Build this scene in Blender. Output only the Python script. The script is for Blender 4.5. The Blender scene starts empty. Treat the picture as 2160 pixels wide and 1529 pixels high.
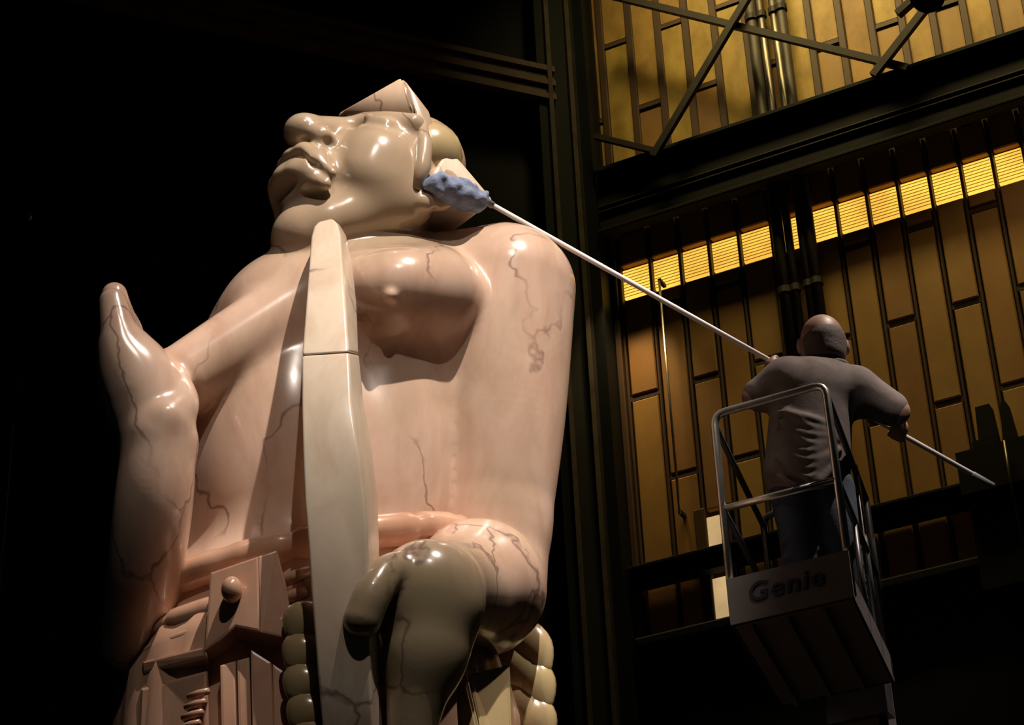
import bpy, bmesh, math, random
import numpy as np
from mathutils import Vector, Matrix
random.seed(4)
SC = bpy.context.scene
C = SC.collection

# ------------------------------------------------------------------ camera, world, lamps, exposure
W_PX, H_PX, F_PX = 2160, 1529, 4670.0
TH, RHO = math.radians(30.3), math.radians(2.73)
CAM = np.array([0.0, 0.0, 1.6])
FWD = np.array([0, math.cos(TH), math.sin(TH)])
UP0 = np.array([0, -math.sin(TH), math.cos(TH)])
RGT = math.cos(RHO)*np.array([1, 0, 0.]) - math.sin(RHO)*UP0
UPV = math.sin(RHO)*np.array([1, 0, 0.]) + math.cos(RHO)*UP0
cd = bpy.data.cameras.new('camera'); cam = bpy.data.objects.new('camera', cd); C.objects.link(cam)
cd.sensor_width = 36.0; cd.lens = 36.0*F_PX/W_PX; cd.clip_end = 200
cam.matrix_world = Matrix(((RGT[0], UPV[0], -FWD[0], CAM[0]), (RGT[1], UPV[1], -FWD[1], CAM[1]),
                           (RGT[2], UPV[2], -FWD[2], CAM[2]), (0, 0, 0, 1)))
SC.camera = cam
SC.view_settings.view_transform = 'Standard'; SC.view_settings.look = 'None'
SC.view_settings.exposure = 0.0; SC.view_settings.gamma = 1.0
SC.view_settings.use_curve_mapping = False
wd = bpy.data.worlds.new('dark_hall'); SC.world = wd; wd.use_nodes = True
wd.node_tree.nodes['Background'].inputs[0].default_value = (.25, .38, .42, 1)
wd.node_tree.nodes['Background'].inputs[1].default_value = 0.009

def aim(o, p, q):
    o.location = p; d = Vector(q)-Vector(p)
    o.rotation_euler = d.to_track_quat('-Z', 'Y').to_euler()
def spot(p, q, watts, deg, size, col, blend=.35):
    l = bpy.data.lights.new('unseen_spotlight', 'SPOT'); l.energy = watts; l.spot_size = math.radians(deg)
    l.spot_blend = blend; l.shadow_soft_size = size; l.color = col
    o = bpy.data.objects.new('unseen_spotlight', l); C.objects.link(o); aim(o, p, q); return o
def area(p, q, watts, sx, sy, col):
    l = bpy.data.lights.new('wall_washer', 'AREA'); l.shape = 'RECTANGLE'; l.size = sx; l.size_y = sy
    l.energy = watts; l.color = col
    o = bpy.data.objects.new('wall_washer', l); C.objects.link(o); aim(o, p, q); return o
# theatre spots high on the hall's gallery, in front of and above the figure; the last one is added
spot((2.1, 5.0, 16.2), (-0.36, 10.0, 7.95), 7400, 22.5, .06, (1, .87, .76), .75)
spot((0.6, 1.0, 15.5), (-0.80, 10.0, 6.9), 1400, 20, .06, (1, .87, .76), .6)
spot((5.3, 9.3, 15.6), (1.85, 10.9, 7.7), 4200, 24, .06, (1, .84, .74), .6)
spot((3.9, 2.2, 14.5), (2.45, 11.2, 7.22), 4500, 7.5, .05, (1, .85, .77), .9)  # added narrow spot with no known source, brightens the pole's far end
WA = np.array([1.28, 16.31, 0.0]); az = math.radians(-26.3)
WT = np.array([math.cos(az), math.sin(az), 0.0]); WN = np.array([math.sin(az), -math.cos(az), 0.0])
def wall(u, z, off=0.0): return WA + WT*u + WN*off + np.array([0, 0, z])
l_ = area(wall(2.75, 17.1, 1.6), wall(2.75, 13.4), 84, 4.8, .4, (1, .76, .30)); l_.data.spread = math.radians(72)
l_ = area(wall(3.6, 12.3, .45), wall(3.3, 9.6), 5.5, 4.6, .12, (1, .62, .25)); l_.data.spread = math.radians(110)
l_ = area(wall(-.20, 11.75, .35), wall(-.22, 9.2, .02), 3.2, .30, .10, (1, .66, .28)); l_.data.spread = math.radians(70)

# ------------------------------------------------------------------ pixel rays (to read positions off the photograph)
def ray(px, py): return FWD + RGT*(px-W_PX/2)/F_PX - UPV*(py-H_PX/2)/F_PX
def at(px, py, Y): d = ray(px, py); return CAM + d*(Y/d[1])
def atz(px, py, z): d = ray(px, py); return CAM + d*((z-CAM[2])/d[2])
def onwall(px, py, off=0.0):
    d = ray(px, py); s = ((WA+WN*off-CAM)@WN)/(d@WN); return CAM + d*s
Y0 = 10.4
def S(px, py, h=0.0): return at(px, py, Y0-h)
K = 1/385.0

# ------------------------------------------------------------------ object helpers
WLOC = {}
def empty(name, loc, label=None, cat=None, group=None, kind=None):
    o = bpy.data.objects.new(name, None); C.objects.link(o); o.location = loc; o.empty_display_size = .2
    WLOC[o.name] = np.array(loc, float); tag(o, label, cat, group, kind); return o
def tag(o, label=None, cat=None, group=None, kind=None):
    if label: o['label'] = label
    if cat: o['category'] = cat
    if group: o['group'] = group
    if kind: o['kind'] = kind
    return o
def obj(name, verts, faces, mat, parent=None, smooth=False, loc=None, **kw):
    v = np.asarray(verts, float)
    base = WLOC[parent.name] if parent else np.zeros(3)
    ctr = np.asarray(loc, float) if loc is not None else (v.min(0)+v.max(0))/2
    me = bpy.data.meshes.new(name)
    if isinstance(faces, np.ndarray):
        n = len(v); m = len(faces); kk = faces.shape[1]
        me.vertices.add(n); me.vertices.foreach_set('co', (v-ctr).astype(np.float32).ravel())
        me.loops.add(m*kk); me.loops.foreach_set('vertex_index', faces.astype(np.int32).ravel())
        me.polygons.add(m); me.polygons.foreach_set('loop_start', np.arange(0, m*kk, kk, dtype=np.int32))
        me.update(calc_edges=True)
    else:
        me.from_pydata((v-ctr).tolist(), [], [list(f) for f in faces]); me.update()
    if smooth:
        me.polygons.foreach_set('use_smooth', np.ones(len(me.polygons), bool))
    me.materials.append(mat)
    o = bpy.data.objects.new(name, me); C.objects.link(o)
    o.location = ctr-base; WLOC[o.name] = ctr
    if parent: o.parent = parent
    return tag(o, **kw)
def bmobj(name, bm, mat, parent=None, smooth=False, **kw):
    bmesh.ops.recalc_face_normals(bm, faces=bm.faces[:]); bm.verts.index_update()
    v = [tuple(x.co) for x in bm.verts]; f = [[q.index for q in p.verts] for p in bm.faces]; bm.free()
    return obj(name, v, f, mat, parent, smooth, **kw)
def join(*vf):
    V, Fs, n = [], [], 0
    for v, f in vf:
        V += [tuple(p) for p in v]; Fs += [[i+n for i in p] for p in f]; n += len(v)
    return V, Fs
def tube(pts, r, seg=10, cap=True):
    P = [np.asarray(p, float) for p in pts]; n = len(P); R = r if hasattr(r, '__len__') else [r]*n
    V, Fs = [], []; prev = None
    for i in range(n):
        t = P[min(i+1, n-1)]-P[max(i-1, 0)]; t = t/np.linalg.norm(t)
        if prev is None:
            a = np.array([0, 0, 1.]) if abs(t[2]) < .9 else np.array([1., 0, 0])
            u = np.cross(a, t)
        else: u = prev - t*(prev@t)
        u /= np.linalg.norm(u); prev = u; w = np.cross(t, u)
        for k in range(seg):
            g = 2*math.pi*k/seg; V.append(tuple(P[i]+R[i]*(u*math.cos(g)+w*math.sin(g))))
    for i in range(n-1):
        for k in range(seg):
            a, b = i*seg+k, i*seg+(k+1) % seg; Fs.append([a, b, b+seg, a+seg])
    if cap: Fs.append(list(range(seg))[::-1]); Fs.append([(n-1)*seg+k for k in range(seg)])
    return V, Fs
def box8(p):   # 8 corners: bottom ring 0-3, top ring 4-7
    return list(map(tuple, p)), [[3, 2, 1, 0], [4, 5, 6, 7], [0, 1, 5, 4], [1, 2, 6, 5], [2, 3, 7, 6], [3, 0, 4, 7]]
def wbox(u0, u1, z0, z1, o0, o1, ch=0.0):     # box in wall coordinates, front face chamfered by ch
    P = [wall(u, z, o0) for u, z in ((u0, z0), (u1, z0), (u1, z1), (u0, z1))]
    if ch:
        P += [wall(u, z, o1-ch) for u, z in ((u0, z0), (u1, z0), (u1, z1), (u0, z1))]
        P += [wall(u, z, o1) for u, z in ((u0+ch, z0+ch), (u1-ch, z0+ch), (u1-ch, z1-ch), (u0+ch, z1-ch))]
        F = [[0, 1, 2, 3][::-1], [8, 9, 10, 11]]
        for b in (0, 4):
            for i in range(4): j = (i+1) % 4; F.append([b+i, b+j, b+4+j, b+4+i])
        return [tuple(p) for p in P], F
    P += [wall(u, z, o1) for u, z in ((u0, z0), (u1, z0), (u1, z1), (u0, z1))]
    return box8(P)
def bar(a, b, w, d, up=(0, 0, 1)):            # rectangular bar from a to b
    a = np.asarray(a, float); b = np.asarray(b, float); t = (b-a)/np.linalg.norm(b-a)
    s = np.cross(t, np.asarray(up, float)); s /= np.linalg.norm(s); q = np.cross(s, t)
    R = [(-1, -1), (1, -1), (1, 1), (-1, 1)]
    return box8([a+s*x*w/2+q*y*d/2 for x, y in R]+[b+s*x*w/2+q*y*d/2 for x, y in R])
def slab(front, depth, chamfer=.012, dirv=(0, 1, 0)):   # closed outline, thickened away from the viewer
    bm = bmesh.new(); n = len(front); dv = Vector(dirv)*depth
    a = [bm.verts.new(Vector(p)) for p in front]; b = [bm.verts.new(Vector(p)+dv) for p in front]
    ff = bm.faces.new(a); bm.faces.new(b[::-1])
    for i in range(n): j = (i+1) % n; bm.faces.new((a[j], a[i], b[i], b[j]))
    bmesh.ops.recalc_face_normals(bm, faces=bm.faces[:])
    if chamfer:
        bmesh.ops.bevel(bm, geom=list(ff.edges), offset=chamfer, segments=2, affect='EDGES', profile=.6)
    return bm

# ------------------------------------------------------------------ materials
def mat(name, col, rough=.5, metal=0.0, coat=0.0, sss=0.0, emit=None, estr=0.0, spec=.5):
    m = bpy.data.materials.new(name); m.use_nodes = True; b = m.node_tree.nodes['Principled BSDF']
    b.inputs['Base Color'].default_value = (*col, 1); b.inputs['Roughness'].default_value = rough
    b.inputs['Metallic'].default_value = metal; b.inputs['Coat Weight'].default_value = coat
    b.inputs['Coat Roughness'].default_value = .08; b.inputs['Specular IOR Level'].default_value = spec
    if sss:
        b.inputs['Subsurface Weight'].default_value = sss
        b.inputs['Subsurface Radius'].default_value = (.09, .05, .03); b.inputs['Subsurface Scale'].default_value = .6
    if emit: b.inputs['Emission Color'].default_value = (*emit, 1); b.inputs['Emission Strength'].default_value = estr
    return m
def nd(m, t, **kw):
    n = m.node_tree.nodes.new(t)
    for k, v in kw.items():
        if k in n.inputs: n.inputs[k].default_value = v
        else: setattr(n, k, v)
    return n
def lk(m, a, b): m.node_tree.links.new(a, b)
def ramp(m, stops):
    r = m.node_tree.nodes.new('ShaderNodeValToRGB'); e = r.color_ramp.elements
    while len(e) < len(stops): e.new(.5)
    for x, (p, c) in zip(e, stops): x.position = p; x.color = (*c, 1)
    return r
def mottled(m, c0, c1, scale=3.0, stretch=(1, 1, 1), bump=0.0, detail=5):
    tc = nd(m, 'ShaderNodeTexCoord'); mp = nd(m, 'ShaderNodeMapping'); mp.inputs['Scale'].default_value = stretch
    g = nd(m, 'ShaderNodeNewGeometry')
    lk(m, g.outputs['Position'], mp.inputs['Vector'])
    n = nd(m, 'ShaderNodeTexNoise', Scale=scale, Detail=detail, Roughness=.6)
    lk(m, mp.outputs[0], n.inputs['Vector']); r = ramp(m, [(.3, c0), (.7, c1)]); lk(m, n.outputs['Fac'], r.inputs[0])
    b = m.node_tree.nodes['Principled BSDF']; lk(m, r.outputs[0], b.inputs['Base Color'])
    if bump:
        u = nd(m, 'ShaderNodeBump', Strength=bump, Distance=.01); lk(m, n.outputs['Fac'], u.inputs['Height']); lk(m, u.outputs[0], b.inputs['Normal'])
    return m
def onyx(name, pale, pink, olive, olive_amt=.5, veins=True, tone_zones=()):
    m = mat(name, pink, .22, coat=.35, sss=.12); b = m.node_tree.nodes['Principled BSDF']
    g = nd(m, 'ShaderNodeNewGeometry'); mp = nd(m, 'ShaderNodeMapping'); mp.inputs['Scale'].default_value = (1, 1, .45)
    mp.inputs['Rotation'].default_value = (.2, .35, .1)
    lk(m, g.outputs['Position'], mp.inputs['Vector'])
    n1 = nd(m, 'ShaderNodeTexNoise', Scale=1.5, Detail=6.0, Roughness=.55, Distortion=.6)
    n2 = nd(m, 'ShaderNodeTexNoise', Scale=4.2, Detail=5.0, Roughness=.6, Distortion=1.0)
    for n in (n1, n2): lk(m, mp.outputs[0], n.inputs['Vector'])
    r1 = ramp(m, [(.34, pink), (.62, pale)]); lk(m, n2.outputs['Fac'], r1.inputs[0])
    r2 = ramp(m, [(.50, (0, 0, 0)), (.72, (olive_amt,)*3)]); lk(m, n1.outputs['Fac'], r2.inputs[0])
    mx = nd(m, 'ShaderNodeMix', data_type='RGBA'); mx.inputs[7].default_value = (*olive, 1)
    lk(m, r2.outputs[0], mx.inputs[0]); lk(m, r1.outputs[0], mx.inputs[6]); out = mx.outputs[2]
    for (bc, br, amt, col) in tone_zones:        # blocks of greener stone; the head's also has weaker light painted in
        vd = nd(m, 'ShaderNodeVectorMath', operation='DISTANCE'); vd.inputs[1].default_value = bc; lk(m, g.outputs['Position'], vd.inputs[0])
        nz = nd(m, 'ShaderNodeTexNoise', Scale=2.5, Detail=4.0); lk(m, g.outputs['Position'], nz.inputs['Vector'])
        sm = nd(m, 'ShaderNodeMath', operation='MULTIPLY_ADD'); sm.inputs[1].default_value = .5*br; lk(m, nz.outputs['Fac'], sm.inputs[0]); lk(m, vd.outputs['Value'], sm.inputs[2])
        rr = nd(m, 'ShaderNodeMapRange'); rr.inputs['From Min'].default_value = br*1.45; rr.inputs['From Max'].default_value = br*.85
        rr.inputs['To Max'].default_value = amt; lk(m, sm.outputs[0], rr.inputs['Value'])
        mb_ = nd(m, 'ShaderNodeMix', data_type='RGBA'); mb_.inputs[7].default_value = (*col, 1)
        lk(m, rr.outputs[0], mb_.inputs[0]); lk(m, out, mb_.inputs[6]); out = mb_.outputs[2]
    if veins:
        nw = nd(m, 'ShaderNodeTexNoise', Scale=2.2, Detail=4.0); lk(m, g.outputs['Position'], nw.inputs['Vector'])
        ad = nd(m, 'ShaderNodeVectorMath', operation='MULTIPLY_ADD'); ad.inputs[1].default_value = (.55, .55, .55)
        lk(m, nw.outputs['Color'], ad.inputs[0]); lk(m, mp.outputs[0], ad.inputs[2])
        vo = nd(m, 'ShaderNodeTexVoronoi', feature='DISTANCE_TO_EDGE', Scale=1.25); lk(m, ad.outputs[0], vo.inputs['Vector'])
        r3 = ramp(m, [(0, (1, 1, 1)), (.016, (0, 0, 0))]); lk(m, vo.outputs['Distance'], r3.inputs[0])
        gate = ramp(m, [(.42, (0, 0, 0)), (.54, (.7, .7, .7))])
        n3 = nd(m, 'ShaderNodeTexNoise', Scale=1.9, Detail=2.0); lk(m, mp.outputs[0], n3.inputs['Vector']); lk(m, n3.outputs['Fac'], gate.inputs[0])
        mu = nd(m, 'ShaderNodeMath', operation='MULTIPLY'); lk(m, r3.outputs[0], mu.inputs[0]); lk(m, gate.outputs[0], mu.inputs[1])
        m2 = nd(m, 'ShaderNodeMix', data_type='RGBA'); m2.inputs[7].default_value = (.10, .045, .04, 1)
        lk(m, mu.outputs[0], m2.inputs[0]); lk(m, out, m2.inputs[6]); out = m2.outputs[2]
    lk(m, out, b.inputs['Base Color']); return m

M = {}
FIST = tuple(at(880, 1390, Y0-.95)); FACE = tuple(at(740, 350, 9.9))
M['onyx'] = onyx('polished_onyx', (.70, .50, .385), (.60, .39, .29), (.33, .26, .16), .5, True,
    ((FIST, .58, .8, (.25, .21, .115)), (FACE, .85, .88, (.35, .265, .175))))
M['onyx_pale'] = onyx('pale_onyx', (.76, .64, .50), (.66, .50, .38), (.36, .31, .20), .6)
M['onyx_olive'] = onyx('olive_onyx', (.42, .33, .17), (.40, .28, .15), (.22, .18, .08), .6, False)
M['onyx_rose'] = onyx('rose_onyx', (.62, .38, .26), (.54, .30, .20), (.30, .18, .10), .5, False)
M['black_marble'] = mottled(mat('black_marble', (.01, .012, .012), .5, spec=.15), (.005, .007, .007), (.010, .012, .012), 2.0)
M['bronze'] = mottled(mat('dark_bronze', (.025, .018, .010), .6, .2), (.018, .012, .007), (.034, .024, .013), 6.0)
M['beam'] = mottled(mat('black_painted_steel', (.010, .009, .008), .7, spec=.15), (.007, .007, .006), (.012, .011, .009), 4.0)
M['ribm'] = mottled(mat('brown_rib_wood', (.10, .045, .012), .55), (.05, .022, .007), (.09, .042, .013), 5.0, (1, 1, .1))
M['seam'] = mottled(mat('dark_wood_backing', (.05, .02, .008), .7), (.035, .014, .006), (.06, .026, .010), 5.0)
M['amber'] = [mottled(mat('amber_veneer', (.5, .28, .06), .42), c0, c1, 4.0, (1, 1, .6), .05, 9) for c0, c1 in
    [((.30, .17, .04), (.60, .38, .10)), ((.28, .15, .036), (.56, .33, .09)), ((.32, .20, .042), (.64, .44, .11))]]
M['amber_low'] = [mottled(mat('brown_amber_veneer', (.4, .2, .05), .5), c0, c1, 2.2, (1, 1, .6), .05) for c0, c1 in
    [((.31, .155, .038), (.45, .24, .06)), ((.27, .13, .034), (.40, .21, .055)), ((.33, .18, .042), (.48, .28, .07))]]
M['moulding'] = mottled(mat('brown_varnished_moulding', (.12, .07, .04), .4), (.09, .05, .028), (.16, .10, .06), 6.0)
M['steel'] = mottled(mat('brushed_steel_rail', (.6, .57, .52), .3, .85), (.52, .49, .44), (.66, .63, .58), 12.0)
M['lift_grey'] = mottled(mat('dark_grey_painted_panel', (.085, .075, .072), .6), (.095, .083, .08), (.125, .11, .105), 5.0)
M['lift_dark'] = mottled(mat('dark_lift_steel', (.08, .08, .08), .4, .5), (.06, .06, .06), (.11, .11, .11), 6.0)
M['lettering'] = mottled(mat('navy_lettering', (.015, .018, .06), .5), (.006, .008, .035), (.010, .013, .05), 9.0)
M['pole'] = mottled(mat('white_fibreglass_pole', (.82, .76, .72), .35), (.78, .72, .68), (.88, .83, .80), 7.0)
M['grip'] = mottled(mat('grey_rubber_grip', (.16, .18, .18), .6), (.12, .14, .14), (.20, .22, .22), 15.0)
M['mop'] = mottled(mat('blue_grey_fleece', (.16, .20, .30), .95), (.11, .14, .22), (.24, .28, .40), 26.0, bump=.6)
M['skin'] = mottled(mat('skin', (.30, .175, .125), .5), (.26, .15, .105), (.35, .21, .155), 8.0)
M['shirt'] = mottled(mat('grey_brown_cotton', (.20, .155, .14), .9), (.115, .092, .080), (.17, .137, .12), 14.0, bump=.2)
M['jeans'] = mottled(mat('blue_denim', (.05, .075, .12), .9), (.022, .032, .05), (.042, .06, .085), 16.0, bump=.2)
M['shoe'] = mottled(mat('dark_leather', (.05, .04, .035), .5), (.035, .03, .025), (.07, .055, .05), 12.0)
M['hair'] = mottled(mat('greying_hair', (.09, .065, .055), .8), (.07, .05, .042), (.12, .09, .075), 40.0, bump=.5)
M['floor'] = mottled(mat('dark_marble_floor', (.02, .02, .02), .3), (.09, .08, .07), (.15, .135, .12), 1.2)
def lit_window(name, c, s, slats):
    m = mat(name, (.3, .2, .1), .4); b = m.node_tree.nodes['Principled BSDF']
    g = nd(m, 'ShaderNodeNewGeometry'); n = nd(m, 'ShaderNodeTexNoise', Scale=2.4, Detail=3.0); lk(m, g.outputs['Position'], n.inputs['Vector'])
    r = ramp(m, [(.33, tuple(x*.62 for x in c)), (.62, c)]); lk(m, n.outputs['Fac'], r.inputs[0])
    lk(m, r.outputs[0], b.inputs['Emission Color']); b.inputs['Emission Strength'].default_value = s
    return m
M['glow'] = lit_window('lit_window_amber', (1, .53, .070), 1.55, True)
M['cream'] = lit_window('lit_window_cream', (.62, .42, .19), 1.0, False)

# ------------------------------------------------------------------ sculpting: signed distance fields meshed with surface nets
class Sculpt:
    def __init__(s, lo, hi, h):
        s.lo = np.asarray(lo, np.float32); s.h = h
        s.n = np.ceil((np.asarray(hi)-np.asarray(lo))/h).astype(int)+1
        s.F = np.full(s.n, .5, np.float32)
    def block(s, c, r):
        c = np.asarray(c, float); a = np.maximum(np.floor((c-r-s.lo)/s.h).astype(int), 0); b = np.minimum(np.ceil((c+r-s.lo)/s.h).astype(int)+1, s.n)
        if (b <= a).any(): return None
        sl = tuple(slice(i, j) for i, j in zip(a, b))
        X = (s.lo[0]+s.h*np.arange(a[0], b[0], dtype=np.float32))[:, None, None]
        Y = (s.lo[1]+s.h*np.arange(a[1], b[1], dtype=np.float32))[None, :, None]
        Z = (s.lo[2]+s.h*np.arange(a[2], b[2], dtype=np.float32))[None, None, :]
        return sl, X, Y, Z
    def put(s, c, r, fn, k=.05, op='+'):
        B = s.block(c, np.asarray(r)+k+4*s.h)
        if B is None: return
        sl, X, Y, Z = B; d = fn(X, Y, Z); A = s.F[sl]
        s.F[sl] = smin(A, d, k) if op == '+' else -smin(-A, d, k)
    def mesh(s, smooth=1):
        return nets(s.F, s.lo, s.h, smooth)
def smin(a, b, k):
    h = np.maximum(k-np.abs(a-b), 0); return np.minimum(a, b)-h*h/(4*k)
def f_ell(c, r, R=None):
    c = np.asarray(c, np.float32); r = np.asarray(r, np.float32)
    def fn(X, Y, Z):
        x, y, z = X-c[0], Y-c[1], Z-c[2]
        if R is not None:
            x, y, z = [R[i][0]*x+R[i][1]*y+R[i][2]*z for i in range(3)]
        k0 = np.sqrt((x/r[0])**2+(y/r[1])**2+(z/r[2])**2)
        k1 = np.sqrt((x/r[0]**2)**2+(y/r[1]**2)**2+(z/r[2]**2)**2)+1e-6
        return (k0*(k0-1)/k1).astype(np.float32)
    return fn
def f_cone(a, b, ra, rb):
    a = np.asarray(a, np.float32); b = np.asarray(b, np.float32); d = b-a; L = float(d@d)
    def fn(X, Y, Z):
        t = np.clip(((X-a[0])*d[0]+(Y-a[1])*d[1]+(Z-a[2])*d[2])/L, 0, 1)
        return (np.sqrt((X-a[0]-t*d[0])**2+(Y-a[1]-t*d[1])**2+(Z-a[2]-t*d[2])**2)-(ra+(rb-ra)*t)).astype(np.float32)
    return fn
def ell(s, c, r, k=.05, op='+', R=None):
    rr = np.full(3, max(r)) if R is not None else np.asarray(r); s.put(c, rr, f_ell(c, r, R), k, op)
def cone(s, a, b, ra, rb, k=.05, op='+'):
    a = np.asarray(a); b = np.asarray(b); s.put((a+b)/2, np.abs(b-a)/2+max(ra, rb), f_cone(a, b, ra, rb), k, op)
def chain(s, pts, rad, k=.03, op='+'):      # one tapered limb through all joints, blended once
    P = np.array(pts, float); rad = list(rad)
    if len(P) > 2:
        G = np.hstack([P, np.array(rad)[:, None]]); G = np.vstack([2*G[0]-G[1], G, 2*G[-1]-G[-2]]); out = []
        for i in range(1, len(G)-2):
            for t in (np.arange(12)/12 if max(rad) > .1 else (0, .25, .5, .75)):
                p0, p1, p2, p3 = G[i-1:i+3]
                out.append(.5*(2*p1+(p2-p0)*t+(2*p0-5*p1+4*p2-p3)*t*t+(3*p1-p0-3*p2+p3)*t**3))
        out.append(G[-2]); G = np.array(out); P = G[:, :3]; rad = list(G[:, 3])
    c = (P.min(0)+P.max(0))/2; fs = [f_cone(P[i], P[i+1], rad[i], rad[i+1]) for i in range(len(P)-1)]
    def fn(X, Y, Z):
        d = fs[0](X, Y, Z)
        for f in fs[1:]: d = np.minimum(d, f(X, Y, Z))
        return d
    s.put(c, (P.max(0)-P.min(0))/2+max(rad), fn, k, op)
def nets(F, lo, h, smooth=1):
    I = F < 0; n = np.array(F.shape)
    c = [I[i:n[0]-1+i, j:n[1]-1+j, k:n[2]-1+k] for i in (0, 1) for j in (0, 1) for k in (0, 1)]
    cnt = sum(x.astype(np.int8) for x in c); act = (cnt > 0) & (cnt < 8)
    idx = np.argwhere(act); vid = np.full(act.shape, -1, np.int32); vid[act] = np.arange(len(idx), dtype=np.int32)
    off = np.array([(i, j, k) for i in (0, 1) for j in (0, 1) for k in (0, 1)])
    val = np.stack([F[tuple((idx+o).T)] for o in off], 1); P = np.zeros((len(idx), 3)); N = np.zeros(len(idx))
    for a in range(8):
        for b in range(a+1, 8):
            if np.abs(off[a]-off[b]).sum() != 1: continue
            va, vb = val[:, a], val[:, b]; m = (va < 0) != (vb < 0); t = np.where(m, va/np.where(m, va-vb, 1), 0)
            P += np.where(m[:, None], off[a]+t[:, None]*(off[b]-off[a]), 0); N += m
    P = P/N[:, None]; V = (np.asarray(lo)+h*(idx+P))
    Q = []
    for ax in range(3):
        o1, o2 = [(1, 2), (2, 0), (0, 1)][ax]
        A = np.take(I, range(n[ax]-1), ax); B = np.take(I, range(1, n[ax]), ax)
        e = np.argwhere(A != B); inside = A[tuple(e.T)]
        ok = (e[:, o1] > 0) & (e[:, o2] > 0) & (e[:, o1] < n[o1]-1) & (e[:, o2] < n[o2]-1); e = e[ok]; inside = inside[ok]
        d1 = np.zeros(3, int); d1[o1] = 1; d2 = np.zeros(3, int); d2[o2] = 1
        q = np.stack([vid[tuple(x.T)] for x in (e-d1-d2, e-d2, e, e-d1)], 1)
        q[~inside] = q[~inside][:, ::-1]; Q.append(q)
    Q = np.concatenate(Q); Q = Q[(Q >= 0).all(1)]
    for _ in range(smooth):
        S2 = np.zeros_like(V); cn = np.zeros(len(V))
        for a, b in ((0, 1), (1, 2), (2, 3), (3, 0)):
            for p, q in ((a, b), (b, a)):
                for d in range(3): S2[:, d] += np.bincount(Q[:, p], V[Q[:, q], d], len(V))
                cn += np.bincount(Q[:, p], minlength=len(V))
        V = .45*V+.55*S2/np.maximum(cn, 1)[:, None]
    return V, Q

# ------------------------------------------------------------------ the hall
FLOOR_Z = 0.0
o = obj('floor', *box8([(-14, -6, -.2), (12, -6, -.2), (12, 24, -.2), (-14, 24, -.2), (-14, -6, 0), (12, -6, 0), (12, 24, 0), (-14, 24, 0)]), M['floor'], kind='structure')
tag(o, 'dark polished marble floor of the hall')
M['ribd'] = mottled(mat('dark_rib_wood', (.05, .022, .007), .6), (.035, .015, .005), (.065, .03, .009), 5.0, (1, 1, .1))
M['slat'] = mottled(mat('amber_blind_slat', (.55, .33, .08), .5), (.45, .26, .06), (.65, .40, .10), 6.0)
# right wall: dark core, backing, staggered amber panels between raised ribs
wr = obj('wall_right', *wbox(-1.6, 8.5, 0, 17.5, -.40, -.05), M['seam'], kind='structure'); tag(wr, 'right wall clad in tall amber panels between brown ribs')
RIBS = [-.605, -.33, -.035, .248, .522, .80, 1.10, 1.40, 1.69, 1.966, 2.24, 2.512, 2.782, 3.052, 3.315, 3.575, 3.84, 4.11]
GL0, GL1 = 11.80, 12.10
glow, cream, pan = [], [], []
rnd = random.Random(11)
for i in range(len(RIBS)-1):
    u0, u1 = RIBS[i]+.022, RIBS[i+1]-.022
    seams = [9.96, 11.62, 13.74, 15.4] if i % 2 == 0 else [9.13, 10.79, 13.0, 14.56, 16.2]
    cuts = sorted([8.5, GL0, GL1, 16.8]+seams)
    for a, b in zip(cuts[:-1], cuts[1:]):
        if abs(a-GL0) < 1e-6:
            if i == 0: continue
            o = obj('window_pane', *wbox(u0, u1, a+.005, b-.005, -.05, -.02), M['glow'], wr); glow.append(o)
            for k in range(9):                                   # slats of the blind across the lit pane
                z = a+.02+k*.031
                obj('blind_slat', *wbox(u0, u1, z, z+.004, -.02, -.014), M['slat'], o)
            continue
        if b-a < .06: continue
        lo, hi = a+.03, b-.03
        if i == 2 or i == 3:                                     # cells whose lower part is a pale lit window
            if hi < 10 and lo > 9.0: lo = 9.6
            if i == 3 and a < 9.5: lo = 9.58
            if b <= 9.2: continue
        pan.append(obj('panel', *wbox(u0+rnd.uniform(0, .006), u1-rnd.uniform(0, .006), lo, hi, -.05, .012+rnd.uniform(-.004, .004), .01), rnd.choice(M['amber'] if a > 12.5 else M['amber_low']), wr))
    for z in seams:
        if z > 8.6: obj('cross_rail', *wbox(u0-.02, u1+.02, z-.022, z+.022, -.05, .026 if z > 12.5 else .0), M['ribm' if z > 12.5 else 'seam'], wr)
for u in RIBS:
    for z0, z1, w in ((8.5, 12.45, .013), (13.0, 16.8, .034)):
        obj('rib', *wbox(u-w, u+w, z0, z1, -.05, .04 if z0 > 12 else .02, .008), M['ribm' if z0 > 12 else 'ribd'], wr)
for u0, u1, z0, z1 in ((0.0, .165, 9.19, 9.545), (.265, .425, 9.19, 9.515), (.005, .075, 8.63, 8.97), (.10, .135, 8.63, 8.97), (.25, .41, 8.60, 8.97)):
    obj('window_pane', *wbox(u0, u1, z0, z1, -.05, .0), M['cream'], wr)
obj('mullion', *wbox(.165, .265, 8.5, 9.6, -.05, .03, .01), M['ribm'], wr)
obj('mullion', *wbox(.425, .47, 8.5, 9.6, -.05, .03, .01), M['ribm'], wr)
# warm side lit strip at the corner end of the panels
t = obj('trim_1', *wbox(-.40, -.345, 8.5, 12.3, .0, .06, .008), M['ribm'], kind='structure'); tag(t, 'narrow brown edge strip at the corner end of the panels')
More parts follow.
